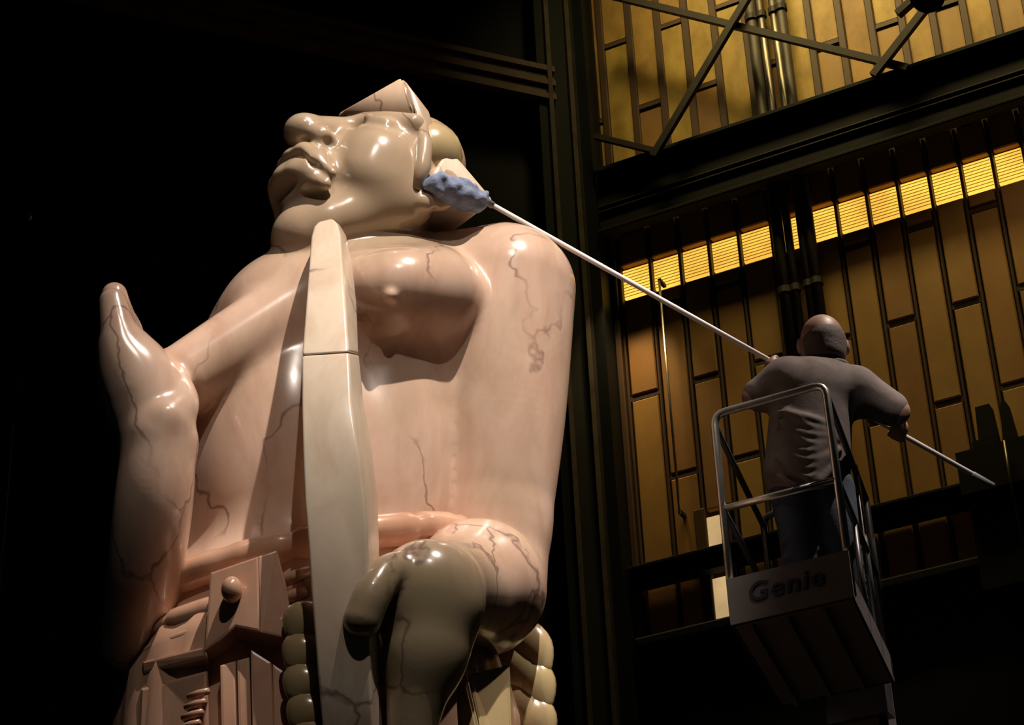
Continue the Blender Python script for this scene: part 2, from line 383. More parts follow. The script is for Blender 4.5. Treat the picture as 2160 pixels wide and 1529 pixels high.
# lower wall in black marble with a ledge
w = obj('wall_lower', *wbox(-.36, 8.5, 0, 8.5, -.05, .10), M['black_marble'], kind='structure'); tag(w, 'black marble lower wall below the amber panels')
t = obj('trim_2', *wbox(-.36, 8.5, 8.44, 8.53, .1, .22, .02), M['beam'], kind='structure'); tag(t, 'dark ledge capping the lower marble wall')

# wide steel girder across the panels, with flange lines
g = empty('steel_girder', wall(1.5, 12.8, .2), 'wide black steel girder crossing the amber wall above the lit windows', 'girder')
def wpart(name, m, par, *a): return obj(name, *wbox(*a), M[m], par)
def bz(py_px, px, off): p = onwall(px, py_px, off); return p[2]
z1 = bz(213, 1700, .26); z0 = bz(358, 1700, .26)
wpart('web', 'beam', g, -.385, 5.2, z0, z1, .18, .22, .0)
wpart('flange', 'beam', g, -.385, 5.2, z1-.05, z1, .22, .30, .01)
wpart('flange', 'beam', g, -.385, 5.2, z0, z0+.04, .22, .30, .01)
for k in (.36, .44): wpart('flange_line', 'bronze', g, -.385, 5.2, z0+(z1-z0)*k, z0+(z1-z0)*k+.014, .22, .245, .003)
for u in (-.2, 1.0, 2.9, 4.6): obj('bracket', *wbox(u-.04, u+.04, z0+.1, z1-.1, .0, .18), M['beam'], g)
# low girder
g2 = empty('low_girder', wall(1.5, 9.05, .1), 'narrow black girder crossing the wall behind the lift basket', 'girder')
wpart('web', 'beam', g2, -.385, 5.2, 8.99, 9.15, .04, .16, .01)
wpart('flange', 'beam', g2, -.385, 5.2, 9.13, 9.16, .16, .20, .005)

# diagonal braces in front of the upper panels
def brace(a, b, off, w, label):
    A = onwall(*a, off); B = onwall(*b, off)
    o = obj('brace', *bar(A, B, w, .05, WN), M['bronze']); tag(o, label, 'brace', 'crossed braces above the girder')
e = .335
brace((1290, -9), (1915, 144), e, .062, 'long dark brace falling from the upper left across the pipes to the girder')
brace((1592, -30), (1378, 330), e+.06, .066, 'dark brace rising steeply from the girder at left to the pipes')
brace((2010, -55), (1842, 160), e+.06, .068, 'dark brace rising from the girder towards the round lamp')
brace((1255, 288), (1395, 322), e, .05, 'short dark brace at the left end of the girder by the corner')
# vertical pipes by twos, above and below the girder
M['steel_dark'] = mottled(mat('grey_pipe', (.10, .09, .07), .35, .7), (.08, .07, .055), (.14, .12, .09), 6.0)
for px, py, r, m, lab in ((1588, 60, .052, 'bronze', 'leftmost dark pipe of the four running up the amber wall'),
                          (1609, 60, .036, 'steel_dark', 'second pipe from the left of the four running up the amber wall, grey'),
                          (1641, 100, .036, 'steel_dark', 'third pipe from the left of the four running up the amber wall, grey'),
                          (1664, 150, .046, 'bronze', 'rightmost dark pipe of the four running up the amber wall')):
    p = onwall(px, py, .10); p = p.copy()
    r_ = empty('wall_pipe', (p[0], p[1], 8.6), lab, 'pipe', 'pipes running up the amber wall')
    obj('tube', *tube([(p[0], p[1], 8.53), (p[0], p[1], 16.6)], r, 12), M[m], r_, True)
    for z in (9.6, 11.3, 14.2): obj('clamp', *tube([(p[0], p[1], z), (p[0], p[1], z+.06)], r+.012, 12), M['bronze'], r_)
    obj('bracket', *bar(np.array([p[0], p[1], 10.5]), np.array([p[0], p[1], 10.5])-WN*.10, .03, .03), M['bronze'], r_)
# slim bright rod left of the lift
A = onwall(1392, 610, .12); p0 = (A[0], A[1], 9.55); p1 = (A[0], A[1], 11.8)
r_ = empty('wall_rod', p0, 'slim bright metal rod standing against the left panels', 'rod')
obj('rod', *tube([p0, p1], .011, 8), M['steel'], r_, True)
obj('bracket', *bar(np.array(p1), np.array(p1)-WN*.12, .03, .03), M['bronze'], r_); obj('bracket', *bar(np.array(p0)+np.array([0, 0, .02]), np.array(p0)+np.array([0, 0, .02])-WN*.12, .03, .03), M['bronze'], r_)

# theatre lamp at the top right, on a yoke
P = onwall(1962, -18, .64); lamp = empty('stage_lamp', P, 'dark round stage lamp hanging on a yoke at the top right', 'lamp')
ax = np.array([-.35, -.55, -.75]); ax /= np.linalg.norm(ax)
obj('lamp_body', *tube([P-ax*.16, P-ax*.13, P+ax*.12, P+ax*.14], [.07, .12, .145, .15], 20), M['bronze'], lamp, True)
obj('lens', *tube([P+ax*.141, P+ax*.15], [.13, .12], 20), M['black_marble'], lamp)
sd = WT
for s_ in (-1, 1): obj('yoke_arm', *bar(P+sd*.17*s_, P+sd*.17*s_+np.array([0, 0, .5]), .03, .02, WN), M['bronze'], lamp)
obj('yoke_bridge', *bar(P-sd*.185+np.array([0, 0, .5]), P+sd*.185+np.array([0, 0, .5]), .03, .02), M['bronze'], lamp)
obj('hanger', *tube([P+np.array([0, 0, .5]), P+np.array([0, 0, .7])-WN*.45], .02, 8), M['bronze'], lamp)
obj('clip', *bar(P-sd*.30-np.array([0, 0, .12]), P-sd*.13-np.array([0, 0, .02]), .07, .06), M['bronze'], lamp)

# dark lantern with two prongs on the low girder, at the right edge
Q = onwall(2105, 1005, .42)
bx = empty('lantern_housing', Q, 'dark equipment housing with two upright prongs at the right edge', 'housing')
def q(px, py, off=.42): return onwall(px, py, off)
def vb(name, px0, px1, pyt, pyb, d=.2, m='beam', off=.42, taper=1.0):
    c = (px0+px1)/2; B = q(c, pyb, off); T = q(c, pyt, off); w = (px1-px0)/260/2
    zt = T[2]; P = []
    for z, s in ((B[2], 1), (zt, taper)):
        for a, b in ((-1, -d/2), (1, -d/2), (1, d/2), (-1, d/2)): P.append(np.array([B[0], B[1], z])+WT*a*w*s+WN*b)
    return obj(name, *box8(P), M[m], bx)
vb('body', 2046, 2200, 948, 1040, .3)
vb('prong', 2072, 2110, 858, 950, .12, taper=.75); vb('prong', 2122, 2152, 850, 950, .12, taper=.35)
vb('neck', 2062, 2112, 935, 952, .2)
vb('post', 2085, 2190, 1040, 1240, .16, 'black_marble')
obj('cable_rod', *tube([q(2118, 930, .6), q(2130, 1010, .6), q(2165, 1180, .6)], .012, 8), M['steel_dark'], bx, True)
bb = q(2120, 1240); obj('bracket', *bar(np.array([bb[0], bb[1], bb[2]+.05]), np.array([bb[0], bb[1], bb[2]+.05])-WN*.34, .1, .1), M['beam'], bx)

# corner: black fluted piers, then the left wall
cor = wall(-.62, 0, 0)
a2 = math.radians(23.2); LT = np.array([-math.cos(a2), -math.sin(a2), 0]); LN = np.array([math.sin(a2), -math.cos(a2), 0])
def lwall(u, z, off=0.0): return cor + LT*u + LN*off + np.array([0, 0, z])
def lbox(u0, u1, z0, z1, o0, o1):
    P = [lwall(u, z, o) for z in (z0, z1) for u, o in ((u0, o0), (u1, o0), (u1, o1), (u0, o1))]
    return box8(P)
wl = obj('wall_left', *lbox(-.3, 14, 0, 17.5, -.4, 0), M['black_marble'], kind='structure'); tag(wl, 'black marble left wall lost in darkness')
wc = obj('ceiling', *box8([(-14, -6, 17.5), (12, -6, 17.5), (12, 24, 17.5), (-14, 24, 17.5), (-14, -6, 17.7), (12, -6, 17.7), (12, 24, 17.7), (-14, 24, 17.7)]), M['black_marble'], kind='structure'); tag(wc, 'dark ceiling of the hall')
def pier(u, z0, z1, w, flutes, lab, fn):
    c = fn(u, 0, .12); e_ = empty('fluted_pier', (c[0], c[1], z0), lab, 'pier', 'black fluted piers in the corner')
    tt = WT if fn is wall else -LT; nn = WN if fn is wall else LN
    def bx_(a, b, o0, o1, z0, z1):
        return box8([c+tt*x+nn*y+np.array([0, 0, z]) for z in (z0, z1) for x, y in ((a, o0), (b, o0), (b, o1), (a, o1))])
    obj('shaft', *bx_(-w/2, w/2, -.12, .14, z0, z1), M['black_marble'], e_)
    for k in range(flutes):
        x = -w/2+w*(k+.5)/flutes
        obj('fillet', *bx_(x-.022, x+.022, .14, .185, z0+.1, z1-.1), M['steel_dark'], e_)
    obj('capital', *bx_(-w/2-.03, w/2+.03, -.12, .2, z1-.1, z1), M['black_marble'], e_)
    obj('foot', *bx_(-w/2-.03, w/2+.03, -.12, .2, z0, z0+.1), M['black_marble'], e_)
pier(-.53, 0, 17.4, .26, 1, 'black pier with one fillet, directly beside the amber panels', wall)
pier(.30, 0, 17.4, .42, 2, 'black pier with two fillets, left of the corner', lwall)
# moulded beam along the left wall, four stepped strips
def lz(px, py, off): # where the ray meets the left wall
    d = ray(px, py); s = ((cor+LN*off-CAM)@LN)/(d@LN); p = CAM+d*s; return p[2]
zb = lz(900, 152, .3); zt = lz(900, 78, .3)
mb = empty('moulded_beam', lwall(3, zb, .2), 'dark stepped beam running along the left wall above the statue', 'beam')
for k in range(5):
    a = zb+(zt-zb)*k/5; obj('moulding', *lbox(.35, 9, a, a+(zt-zb)*.15, 0, .30-.03*(k % 2)), M['moulding'] if 'moulding' in M else M['bronze'], mb)
obj('core', *lbox(.35, 9, zb, zt, 0, .22), M['black_marble'], mb)
# slender standard on the left wall
p = np.array(atz(63, 455, lz(63, 455, .35))); st = empty('wall_standard', (p[0], p[1], 8), 'slender dark standard with a glinting tip at the far left', 'standard')
obj('rod', *tube([(p[0], p[1], 6.0), (p[0], p[1], p[2]-.05)], .012, 8), M['steel_dark'], st, True)
obj('finial', *tube([(p[0], p[1], p[2]-.05), (p[0], p[1], p[2]-.01), (p[0], p[1], p[2]+.04)], [.012, .022, .004], 10), M['steel'], st, True)
for z in (6.1, 8.0): obj('bracket', *bar(np.array([p[0], p[1], z]), np.array([p[0], p[1], z])-LN*.36, .03, .03), M['bronze'], st)
# ------------------------------------------------------------------ the stone figure
HH = 1.47
def head_frame(a, p, r):
    a, p, r = map(math.radians, (a, p, r)); fh = np.array([-math.sin(a), -math.cos(a), 0]); l = np.array([math.cos(a), -math.sin(a), 0]); up = np.array([0, 0, 1.])
    f = fh*math.cos(p)+up*math.sin(p); u = up*math.cos(p)-fh*math.sin(p)
    return l*math.cos(r)+u*math.sin(r), f, u*math.cos(r)-l*math.sin(r)
HL, HF, HU = head_frame(51.08, 30.36, -5.47)
HO = at(758.63, 610.41, 10.2)
def hp(x, y, z): return HO + HH*(x*HL + y*HF + z*HU)
def rpx(r): return r*K

b = Sculpt((-2.35, 8.75, 4.95), (.62, 11.35, 9.75), .0115)
# torso
ell(b, S(775, 712, -.06), (.80, .62, .60))
ell(b, S(655, 1010, -.04), (.80, .60, 1.25), .25)
ell(b, S(650, 1330, .0), (.80, .66, .6), .1)
ell(b, S(830, 930, .20), (.29, .28, .78), .12)      # flank right of the staff
ell(b, S(590, 930, .30), (.32, .30, .70), .25)
# pectorals with a full lower edge, nipple
chain(b, [S(768, 622, .50), S(845, 615, .535), S(922, 612, .41)], [.215, .228, .215], .20)
cone(b, S(955, 700, .16), S(945, 930, .08), .13, .12, .15)
ell(b, S(610, 650, .28), (.30, .28, .25), .2)
# neck, shoulder line
cone(b, S(806, 580, -.02), hp(.02, .03, .24), .205, .19, .035)
cone(b, S(775, 590, -.04), S(1060, 594, .0), .20, .33, .10)
cone(b, S(730, 580, -.02), S(580, 660, .10), .20, .22, .10)
# figure's left arm: shoulder, upper arm, elbow, forearm coming forward
chain(b, [S(1080, 612, .04), S(1060, 850, .02), S(1050, 1010, .0), S(1045, 1110, -.02)], [.352, .345, .315, .285], .05)
cone(b, S(1045, 1110, -.02), S(1035, 1235, -.02), .285, .29, .06)
ell(b, S(1008, 1240, .30), (.345, .36, .345), .06)
cone(b, S(985, 1245, .45), S(905, 1240, .95), .29, .22, .06)
# left fist round the staff: back of the hand, thumb, four fingers
ell(b, S(900, 1262, .96), (.275, .22, .27), .05)
chain(b, [S(905, 1300, .92), S(895, 1380, .94), S(880, 1460, .94), S(870, 1540, .92), S(866, 1640, .90)], [.23, .205, .145, .115, .08], .06)
chain(b, [S(880, 1200, 1.02), S(818, 1210, 1.15), S(786, 1254, 1.22), S(764, 1308, 1.22)], [.10, .088, .088, .088], .03)
for k in range(4):
    y = 1225+k*44; r = .072-.004*k
    chain(b, [S(860, y, .98), S(805, y+6, .90-.01*k), S(725, y+14, .80), S(660, y+18, .84)], [r+.012, r+.006, r, r*.9], .02)
# figure's right arm: raised forearm and open hand
cone(b, S(650, 650, .40), S(400, 795, .56), .25, .19, .06)
cone(b, S(445, 790, .15), S(320, 1300, .10), .22, .19, .08)
chain(b, [S(285, 1350, .32), S(305, 1210, .56), S(324, 1060, .76), S(336, 930, .85)], [.17, .185, .192, .18], .05)
chain(b, [S(335, 935, .81), S(314, 865, .83), S(290, 800, .86), S(268, 750, .88)], [.185, .205, .195, .15], .05)
for k, (dx, hh, tip) in enumerate(((0, .96, 636), (6, .85, 622), (12, .74, 630), (20, .64, 652))):
    r = .085-.004*k
    chain(b, [S(288+dx, 820, hh-.05), S(258+dx, 745, hh), S(249+dx, 695, hh+.01), S(238+dx*.6, tip, hh+.01)], [r+.03, r+.015, r+.003, r*.82], .05)
chain(b, [S(352, 890, .92), S(382, 850, .86), S(366, 800, .72), S(340, 764, .62)], [.12, .09, .075, .062], .03)
def skin_at(px, py):          # where the sight line meets the stone so far
    d = ray(px, py); P = CAM+d*np.arange(10.5, 13.5, .004)[:, None]; i = np.round((P-b.lo)/b.h).astype(int)
    ok = ((i >= 0) & (i < b.n)).all(1); P, i = P[ok], i[ok]; f = b.F[tuple(i.T)]; return P[np.argmax(f < 0)]
ell(b, skin_at(824, 622), (.034, .028, .032), .02)       # nipple
# head, worked in its own axes (x figure's left, y forward, z up; unit = head height)
c0 = hp(0, .06, .5); B = b.block(c0, np.array([1.0, 1.0, 1.0])); sl, X, Y, Z = B
X, Y, Z = np.broadcast_arrays(X, Y, Z); R3 = np.stack([HL, HF, HU])
x, y, z = [((X-HO[0])*R3[i][0]+(Y-HO[1])*R3[i][1]+(Z-HO[2])*R3[i][2]).astype(np.float32)/HH for i in range(3)]
hd = np.full(x.shape, .5, np.float32)
def he(c, r, k=.04, op='+', both=False):
    global hd
    for s in ((1, -1) if both else (1,)):
        d = f_ell((c[0]*s, c[1], c[2]), r)(x, y, z); hd = smin(hd, d, k) if op == '+' else -smin(-hd, d, k)
def hc(a, c, ra, rb, k=.03, op='+', both=False):
    global hd
    for s in ((1, -1) if both else (1,)):
        d = f_cone((a[0]*s, a[1], a[2]), (c[0]*s, c[1], c[2]), ra, rb)(x, y, z); hd = smin(hd, d, k) if op == '+' else -smin(-hd, d, k)
he((0, .13, .58), (.265, .22, .22))
he((0, .19, .40), (.27, .25, .32), .06)
he((0, .20, .14), (.175, .18, .14), .06)
he((.18, .20, .30), (.105, .165, .135), .06, both=True)          # full cheeks
hc((.20, .07, .30), (.09, .25, .06), .075, .09, .06, both=True)
he((0, .275, .005), (.135, .13, .135), .05)
he((.165, .27, .385), (.105, .11, .095), .06, both=True)
hc((.235, .26, .575), (.05, .375, .575), .040, .045, .04, both=True)
he((.135, .43, .505), (.095, .075, .038), .03, '-', both=True)
he((.140, .322, .508), (.088, .070, .052), .015, both=True)
hc((.07, .368, .497), (.135, .394, .530), .012, .015, .012, both=True); hc((.135, .394, .530), (.215, .335, .50), .015, .012, .012, both=True)
hc((.07, .37, .485), (.135, .388, .468), .012, .013, .012, both=True); hc((.135, .388, .468), (.215, .33, .49), .013, .012, .012, both=True)
hc((0, .395, .555), (0, .50, .40), .046, .068, .04)
he((0, .535, .365), (.078, .072, .070), .03)
he((.072, .468, .345), (.050, .060, .048), .025, both=True)
he((.045, .505, .305), (.018, .024, .012), .012, '-', both=True)
he((0, .42, .19), (.165, .10, .13), .05)
hc((0, .495, .236), (.06, .485, .240), .040, .040, .02, both=True); hc((.06, .485, .240), (.185, .375, .155), .040, .020, .02, both=True)
hc((0, .468, .143), (.06, .455, .143), .048, .045, .02, both=True); hc((.06, .455, .143), (.165, .365, .112), .045, .024, .02, both=True)
hc((0, .525, .198), (.08, .505, .200), .016, .016, .010, '-', both=True); hc((.08, .505, .200), (.20, .385, .130), .016, .010, .010, '-', both=True)
he((0, .470, .083), (.12, .04, .02), .03, '-')
hc((.11, .45, .32), (.225, .345, .17), .008, .010, .03, '-', both=True)
he((.27, .03, .40), (.035, .075, .105), .02, both=True); he((.31, .045, .42), (.022, .045, .065), .015, '-', both=True); he((.27, .05, .295), (.036, .04, .045), .02, both=True)
b.F[sl] = smin(b.F[sl], hd*HH, .05)
del x, y, z, hd
V, Q = b.mesh(2); del b
ST = empty('stone_figure', (-1.0, 10.4, 0.0), 'colossal polished pink onyx figure with raised hand, holding an upright staff', 'statue')
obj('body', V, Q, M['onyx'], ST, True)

# headdress block above the brow, hair behind
def hull(pts, m, name, par, bev=.02, **kw):
    bm = bmesh.new()
    for p in pts: bm.verts.new(Vector(p))
    bmesh.ops.convex_hull(bm, input=bm.verts[:]); bmesh.ops.dissolve_limit(bm, angle_limit=.05, verts=bm.verts[:], edges=bm.edges[:])
    bmesh.ops.bevel(bm, geom=bm.edges[:], offset=bev, segments=3, affect='EDGES', profile=.5)
    return bmobj(name, bm, m, par, True, **kw)
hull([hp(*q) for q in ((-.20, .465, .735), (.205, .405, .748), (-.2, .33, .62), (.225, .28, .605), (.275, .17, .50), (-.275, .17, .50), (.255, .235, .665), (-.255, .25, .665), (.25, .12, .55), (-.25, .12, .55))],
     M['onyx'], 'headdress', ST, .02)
hr = empty('hair', hp(0, -.05, .6)); hr.parent = ST; hr.location = hp(0, -.05, .6)-WLOC[ST.name]
WLOC[hr.name] = hp(0, -.05, .6)
def ellmesh(c, ax, nu=28, nv=18):
    V, Fs = [], []
    for j in range(nv+1):
        t = math.pi*j/nv
        for i in range(nu):
            s = 2*math.pi*i/nu; V.append(tuple(np.asarray(c)+ax[0]*math.sin(t)*math.cos(s)+ax[1]*math.sin(t)*math.sin(s)+ax[2]*math.cos(t)))
    for j in range(nv):
        for i in range(nu):
            k = (i+1) % nu; Fs.append([j*nu+i, j*nu+k, (j+1)*nu+k, (j+1)*nu+i])
    return V, Fs
obj('hair_crown', *ellmesh(hp(.05, .13, .575), (HL*HH*.25, HF*HH*.165, HU*HH*.175)), M['onyx_olive'], hr, True)
hull([hp(*q) for q in ((.27, .10, .585), (.30, .10, .40), (.25, -.13, .575), (.28, -.15, .50), (.0, -.12, .60), (.0, -.14, .45), (.1, .05, .35), (.1, .08, .58))], M['onyx_pale'], 'hair_side', hr, .02)
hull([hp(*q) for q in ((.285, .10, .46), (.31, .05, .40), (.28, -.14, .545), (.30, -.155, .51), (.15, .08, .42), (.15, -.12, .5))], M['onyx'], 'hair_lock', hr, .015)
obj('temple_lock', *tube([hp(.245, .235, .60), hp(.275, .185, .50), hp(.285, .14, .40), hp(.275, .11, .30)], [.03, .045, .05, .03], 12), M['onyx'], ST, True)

# staff: flat, slightly bowed, in jointed lengths
SEC = [(468, 672, 700, 703), (478, 662, 711, 718), (500, 656, 717, 731), (560, 651, 722, 744), (640, 645, 728, 753), (740, 637, 735, 757), (751, 636, 736, 758), (850, 636, 741, 768), (950, 638, 756, 785),
       (1050, 642, 768, 797), (1150, 650, 775, 801), (1250, 656, 778, 801), (1350, 664, 780, 801), (1450, 672, 782, 803), (1540, 680, 787, 808), (1700, 694, 796, 818)]
staff = empty('staff', S(700, 1000, 1.2)); staff.parent = ST; staff.location = WLOC[staff.name]-WLOC[ST.name]
def bow(y): return 1.30-(.50 if y < 1010 else .22)*((y-1010)/540)**2
def staff_len(secs, m, hf=bow):
    bm = bmesh.new(); R = []
    for (y, l, f, s) in secs:
        h = hf(y); d = .20
        p = [S(l, y, h), S(f, y-7, h)]
        q_ = S(s, y-2, h-d); p.append(q_); w = p[1]-p[0]; p.append(p[0]+(q_-p[1]))
        R.append([bm.verts.new(Vector(a)) for a in p])
    for i in range(len(R)-1):
        for j in range(4): k = (j+1) % 4; bm.faces.new((R[i][j], R[i][k], R[i+1][k], R[i+1][j]))
    bm.faces.new(R[0]); bm.faces.new(R[-1][::-1]); bmesh.ops.recalc_face_normals(bm, faces=bm.faces[:])
    ed = [e for e in bm.edges if len(e.link_faces) == 2 and e.calc_face_angle(0) > .6]
    bmesh.ops.bevel(bm, geom=ed, offset=.014, segments=3, affect='EDGES', profile=.6)
    o = bmobj('staff_length', bm, m, staff, True); return o
staff_len(SEC[:6]+[(749, 636.5, 735.5, 757.5)], M['onyx_pale'])
staff_len(SEC[6:], M['onyx_pale'])

# skirt, belt rolls
def ring(cx, cy, cz, rx, ry, n=72, f=None):
    return [np.array([cx+rx*math.cos(2*math.pi*k/n)*(f(k/n) if f else 1), cy+ry*math.sin(2*math.pi*k/n)*(f(k/n) if f else 1), cz]) for k in range(n)]
def loft(rings):
    n = len(rings[0]); V = [tuple(p) for r in rings for p in r]; Fs = []
    for i in range(len(rings)-1):
        for k in range(n): j = (k+1) % n; Fs.append([i*n+k, i*n+j, (i+1)*n+j, (i+1)*n+k][::-1])
    Fs.append(list(range(n))); Fs.append([(len(rings)-1)*n+k for k in range(n)][::-1]); return V, Fs
def rp(cx, cy, rx, ry, f=None): p = S(cx, cy, 0); return ring(p[0], p[1], p[2], rx*K, ry, 72, f)
pl = lambda t: 1+.012*math.cos(2*math.pi*t*24)
low = S(668, 1529, 0)
rings = [rp(645, 1265, 300, .62), rp(646, 1320, 312, .66), rp(650, 1392, 335, .74), rp(655, 1400, 356, .78, pl), rp(660, 1440, 372, .80, pl), rp(668, 1529, 385, .82, pl)]
rings += [ring(low[0], low[1], zz, rr, rr*.86, 72, pl) for zz, rr in ((4.6, 1.03), (3.2, 1.12), (1.3, 1.2), (1.25, 1.2))]
obj('skirt', *loft(rings), M['onyx_rose'], ST, True)
obj('pedestal', *loft([ring(low[0], low[1], zz, rr, rr) for zz, rr in ((1.26, 1.35), (1.2, 1.4), (.2, 1.4), (.18, 1.6), (0, 1.6))]), M['black_marble'], ST)
def roll(cy, cx, rx, ry, r, name, m, bumps=0):
    p = S(cx, cy, 0); pts = ring(p[0], p[1], p[2], rx*K, ry, 120)
    pts = [q_+np.array([0, 0, .155*(q_[0]-p[0])/(rx*K)+.17*(q_[1]-p[1])/ry]) for q_ in pts]; pts.append(pts[0])
    rr = [r*(1-(.22*max(0, math.cos(2*math.pi*k/120*bumps))**12 if bumps else 0)) for k in range(121)]
    V, Fs = tube(pts, rr, 14, cap=False); obj(name, V, Fs, m, ST, True)
roll(1206, 648, 318, .665, .086, 'belt_roll', M['onyx_rose'], 16)
roll(1302, 650, 334, .71, .072, 'belt_roll', M['onyx_rose'], 16)
roll(1345, 652, 346, .755, .036, 'belt_roll', M['onyx_rose'])
def bslab(name, pts, d, m, par=ST, ch=.012): return bmobj(name, slab([S(*p) for p in pts], d, ch), m, par)
bslab('hem_ledge', [(300, 1394, .50), (436, 1362, .86), (436, 1386, .86), (302, 1420, .50)], .25, M['onyx_rose'])
fl = bslab('belt_flap', [(443, 1207, .86), (545, 1172, .96), (549, 1332, .98), (497, 1322, .93), (470, 1346, .90), (431, 1373, .86)], .26, M['onyx_rose'])
bslab('flap_side', [(545, 1172, .96), (584, 1159, .94), (602, 1225, .93), (619, 1322, .92), (606, 1346, .93), (549, 1333, .98)], .26, M['onyx_rose'], fl)
obj('knob', *ellmesh(S(489, 1244, .95), (np.array([.050, 0, 0]), np.array([0, .06, 0]), np.array([.0, 0, .065]))), M['onyx_rose'], fl, True)
for p0_, p1_ in (((592, 1228), (652, 1205)), ((594, 1266), (654, 1244)), ((608, 1293), (656, 1272))):
    obj('rib', *tube([S(*p0_, .86), S((p0_[0]+p1_[0])/2, (p0_[1]+p1_[1])/2, .88), S(*p1_, .86)], [.03, .034, .03], 10), M['onyx_rose'], ST, True)
for k, (xa, xb, ya, yb, h) in enumerate(((463, 497, 1402, 1392, .86), (499, 526, 1392, 1384, .88), (528, 572, 1368, 1396, .92), (574, 618, 1398, 1428, .88))):
    bslab('cloth_strip', [(xa, ya, h), (xb, yb, h), (xb+9, 1640, h+.03), (xa+6, 1640, h+.03)], .10, M['onyx_rose'], ST, .014)
for k in range(4):
    y = 1462+k*22; x0 = 398-k*6
    obj('fringe_rib', *tube([S(x0, y+8, .80), S(x0+22, y+1, .84), S(x0+42, y-5, .86)], [.016, .020, .016], 8), M['onyx_rose'], ST, True)
bslab('skirt_panel', [(296, 1450, .50), (436, 1412, .82), (440, 1640, .86), (286, 1640, .52)], .12, M['onyx_rose'], ST, .02)
bslab('skirt_edge', [(280, 1440, .30), (300, 1424, .44), (296, 1640, .46), (268, 1640, .3)], .2, M['onyx_rose'], ST, .02)
bslab('skirt_fold', [(930, 1440, .55), (985, 1420, .60), (1040, 1660, .62), (900, 1660, .7)], .15, M['onyx_olive'], ST, .02)
bslab('skirt_fold', [(985, 1420, .50), (1075, 1400, .35), (1085, 1660, .4), (1042, 1660, .6)], .15, M['onyx_olive'], ST, .02)

# carved leaves of the garland beside the staff and under the elbow
def leaf(c, a, w, t):        # pointed ridged lobe along a
    c = np.asarray(c); a = np.asarray(a, float); L = np.linalg.norm(a); d = a/L; v = np.array([0, 1., 0]); s = np.cross(d, v); s /= np.linalg.norm(s); n = np.cross(s, d)
    R, n_ = [], 9
    for i in range(n_):
        q_ = i/(n_-1); prof = math.sin(math.pi*min(.97, .06+.9*q_))**.75*(1-.25*q_); pc = c+a*(q_-.5)
        R.append([pc+s*w*prof*math.cos(g)+n*t*prof*(math.sin(g)+.35*max(0, math.sin(g))**4) for g in [2*math.pi*k/14 for k in range(14)]])
    n14 = 14; V = [tuple(p) for r in R for p in r]; Fs = []
    for i in range(n_-1):
        for k in range(n14): j = (k+1) % n14; Fs.append([i*n14+k, i*n14+j, (i+1)*n14+j, (i+1)*n14+k])
    Fs.append(list(range(n14))[::-1]); Fs.append([(n_-1)*n14+k for k in range(n14)]); return V, Fs
for px, py in ((640, 1312), (637, 1376), (640, 1440), (648, 1502), (655, 1560)):
    obj('leaf', *leaf(S(px, py, .98), S(px-26, py+44, 1.0)-S(px+22, py-36, .98), .12, .07), M['onyx_olive'], ST, True)
for px, py, dx in ((1122, 1368, 30), (1098, 1418, 40), (1128, 1444, 24), (1100, 1496, 40), (1130, 1520, 22), (1100, 1572, 30)):
    obj('leaf', *leaf(S(px, py, -.28), S(px+dx, py+62, -.26)-S(px-dx, py-56, -.3), .13, .09), M['onyx_olive'], ST, True)
# ------------------------------------------------------------------ lift basket and the man in it
ZB = 6.0
n0, n1, f0, f1 = [atz(px, py, ZB) for px, py in ((1545, 1320), (1800, 1260), (1650, 1490), (1905, 1430))]
lift = empty('lift', ((n0+f1)/2)*np.array([1, 1, 0]), 'grey aerial work lift with railed basket raised on a mast', 'lift')
e1 = (n1-n0)/np.linalg.norm(n1-n0); e2 = np.array([-e1[1], e1[0], 0]); wid = np.linalg.norm(n1-n0); dep = (f0-n0)@e2
sk = ((f0-n0)@e1)
def B3(a, d, z): return n0 + e1*wid*a + (e2*dep+e1*sk)*d + np.array([0, 0, z])     # a across the near side, d towards the wall
def bbox(a0, a1, d0, d1, z0, z1): return box8([B3(a, d, z) for z in (z0, z1) for a, d in ((a0, d0), (a1, d0), (a1, d1), (a0, d1))])
obj('platform', *bbox(0, 1, 0, 1, 0, .05), M['lift_grey'], lift)
for k in range(3): obj('floor_rib', *bbox(.12+.3*k, .16+.3*k, .03, .97, -.03, 0), M['lift_grey'], lift)
TBH = .25
tb = obj('toe_board', *bbox(-.01, 1.01, -.012, .012, 0, TBH), M['lift_grey'], lift)
obj('toe_board', *bbox(.985, 1.005, .012, 1, 0, .14), M['lift_grey'], lift)
obj('toe_board', *bbox(-.005, .015, .012, 1, 0, .14), M['lift_grey'], lift)
obj('toe_board', *bbox(0, 1, .985, 1.0, 0, .14), M['lift_grey'], lift)
# lettering on the near board
fc = bpy.data.curves.new('lettering', 'FONT'); fc.body = 'Genie'; fc.size = .145; fc.extrude = .003; fc.space_character = 1.12; fc.align_x = 'CENTER'; fc.align_y = 'CENTER'; fc.offset = .0015
to = bpy.data.objects.new('lettering', fc); me = bpy.data.meshes.new_from_object(to); bpy.data.objects.remove(to)
co = np.array([v.co[:] for v in me.vertices]); cc = B3(.48, -.012, TBH*.56)-e2*.004
wv = np.array([cc+e1*(p[0]*1.05+p[1]*.14)+np.array([0, 0, 1.])*p[1]-e2*p[2] for p in co])
obj('lettering', wv, [list(p.vertices) for p in me.polygons], M['lettering'], tb)
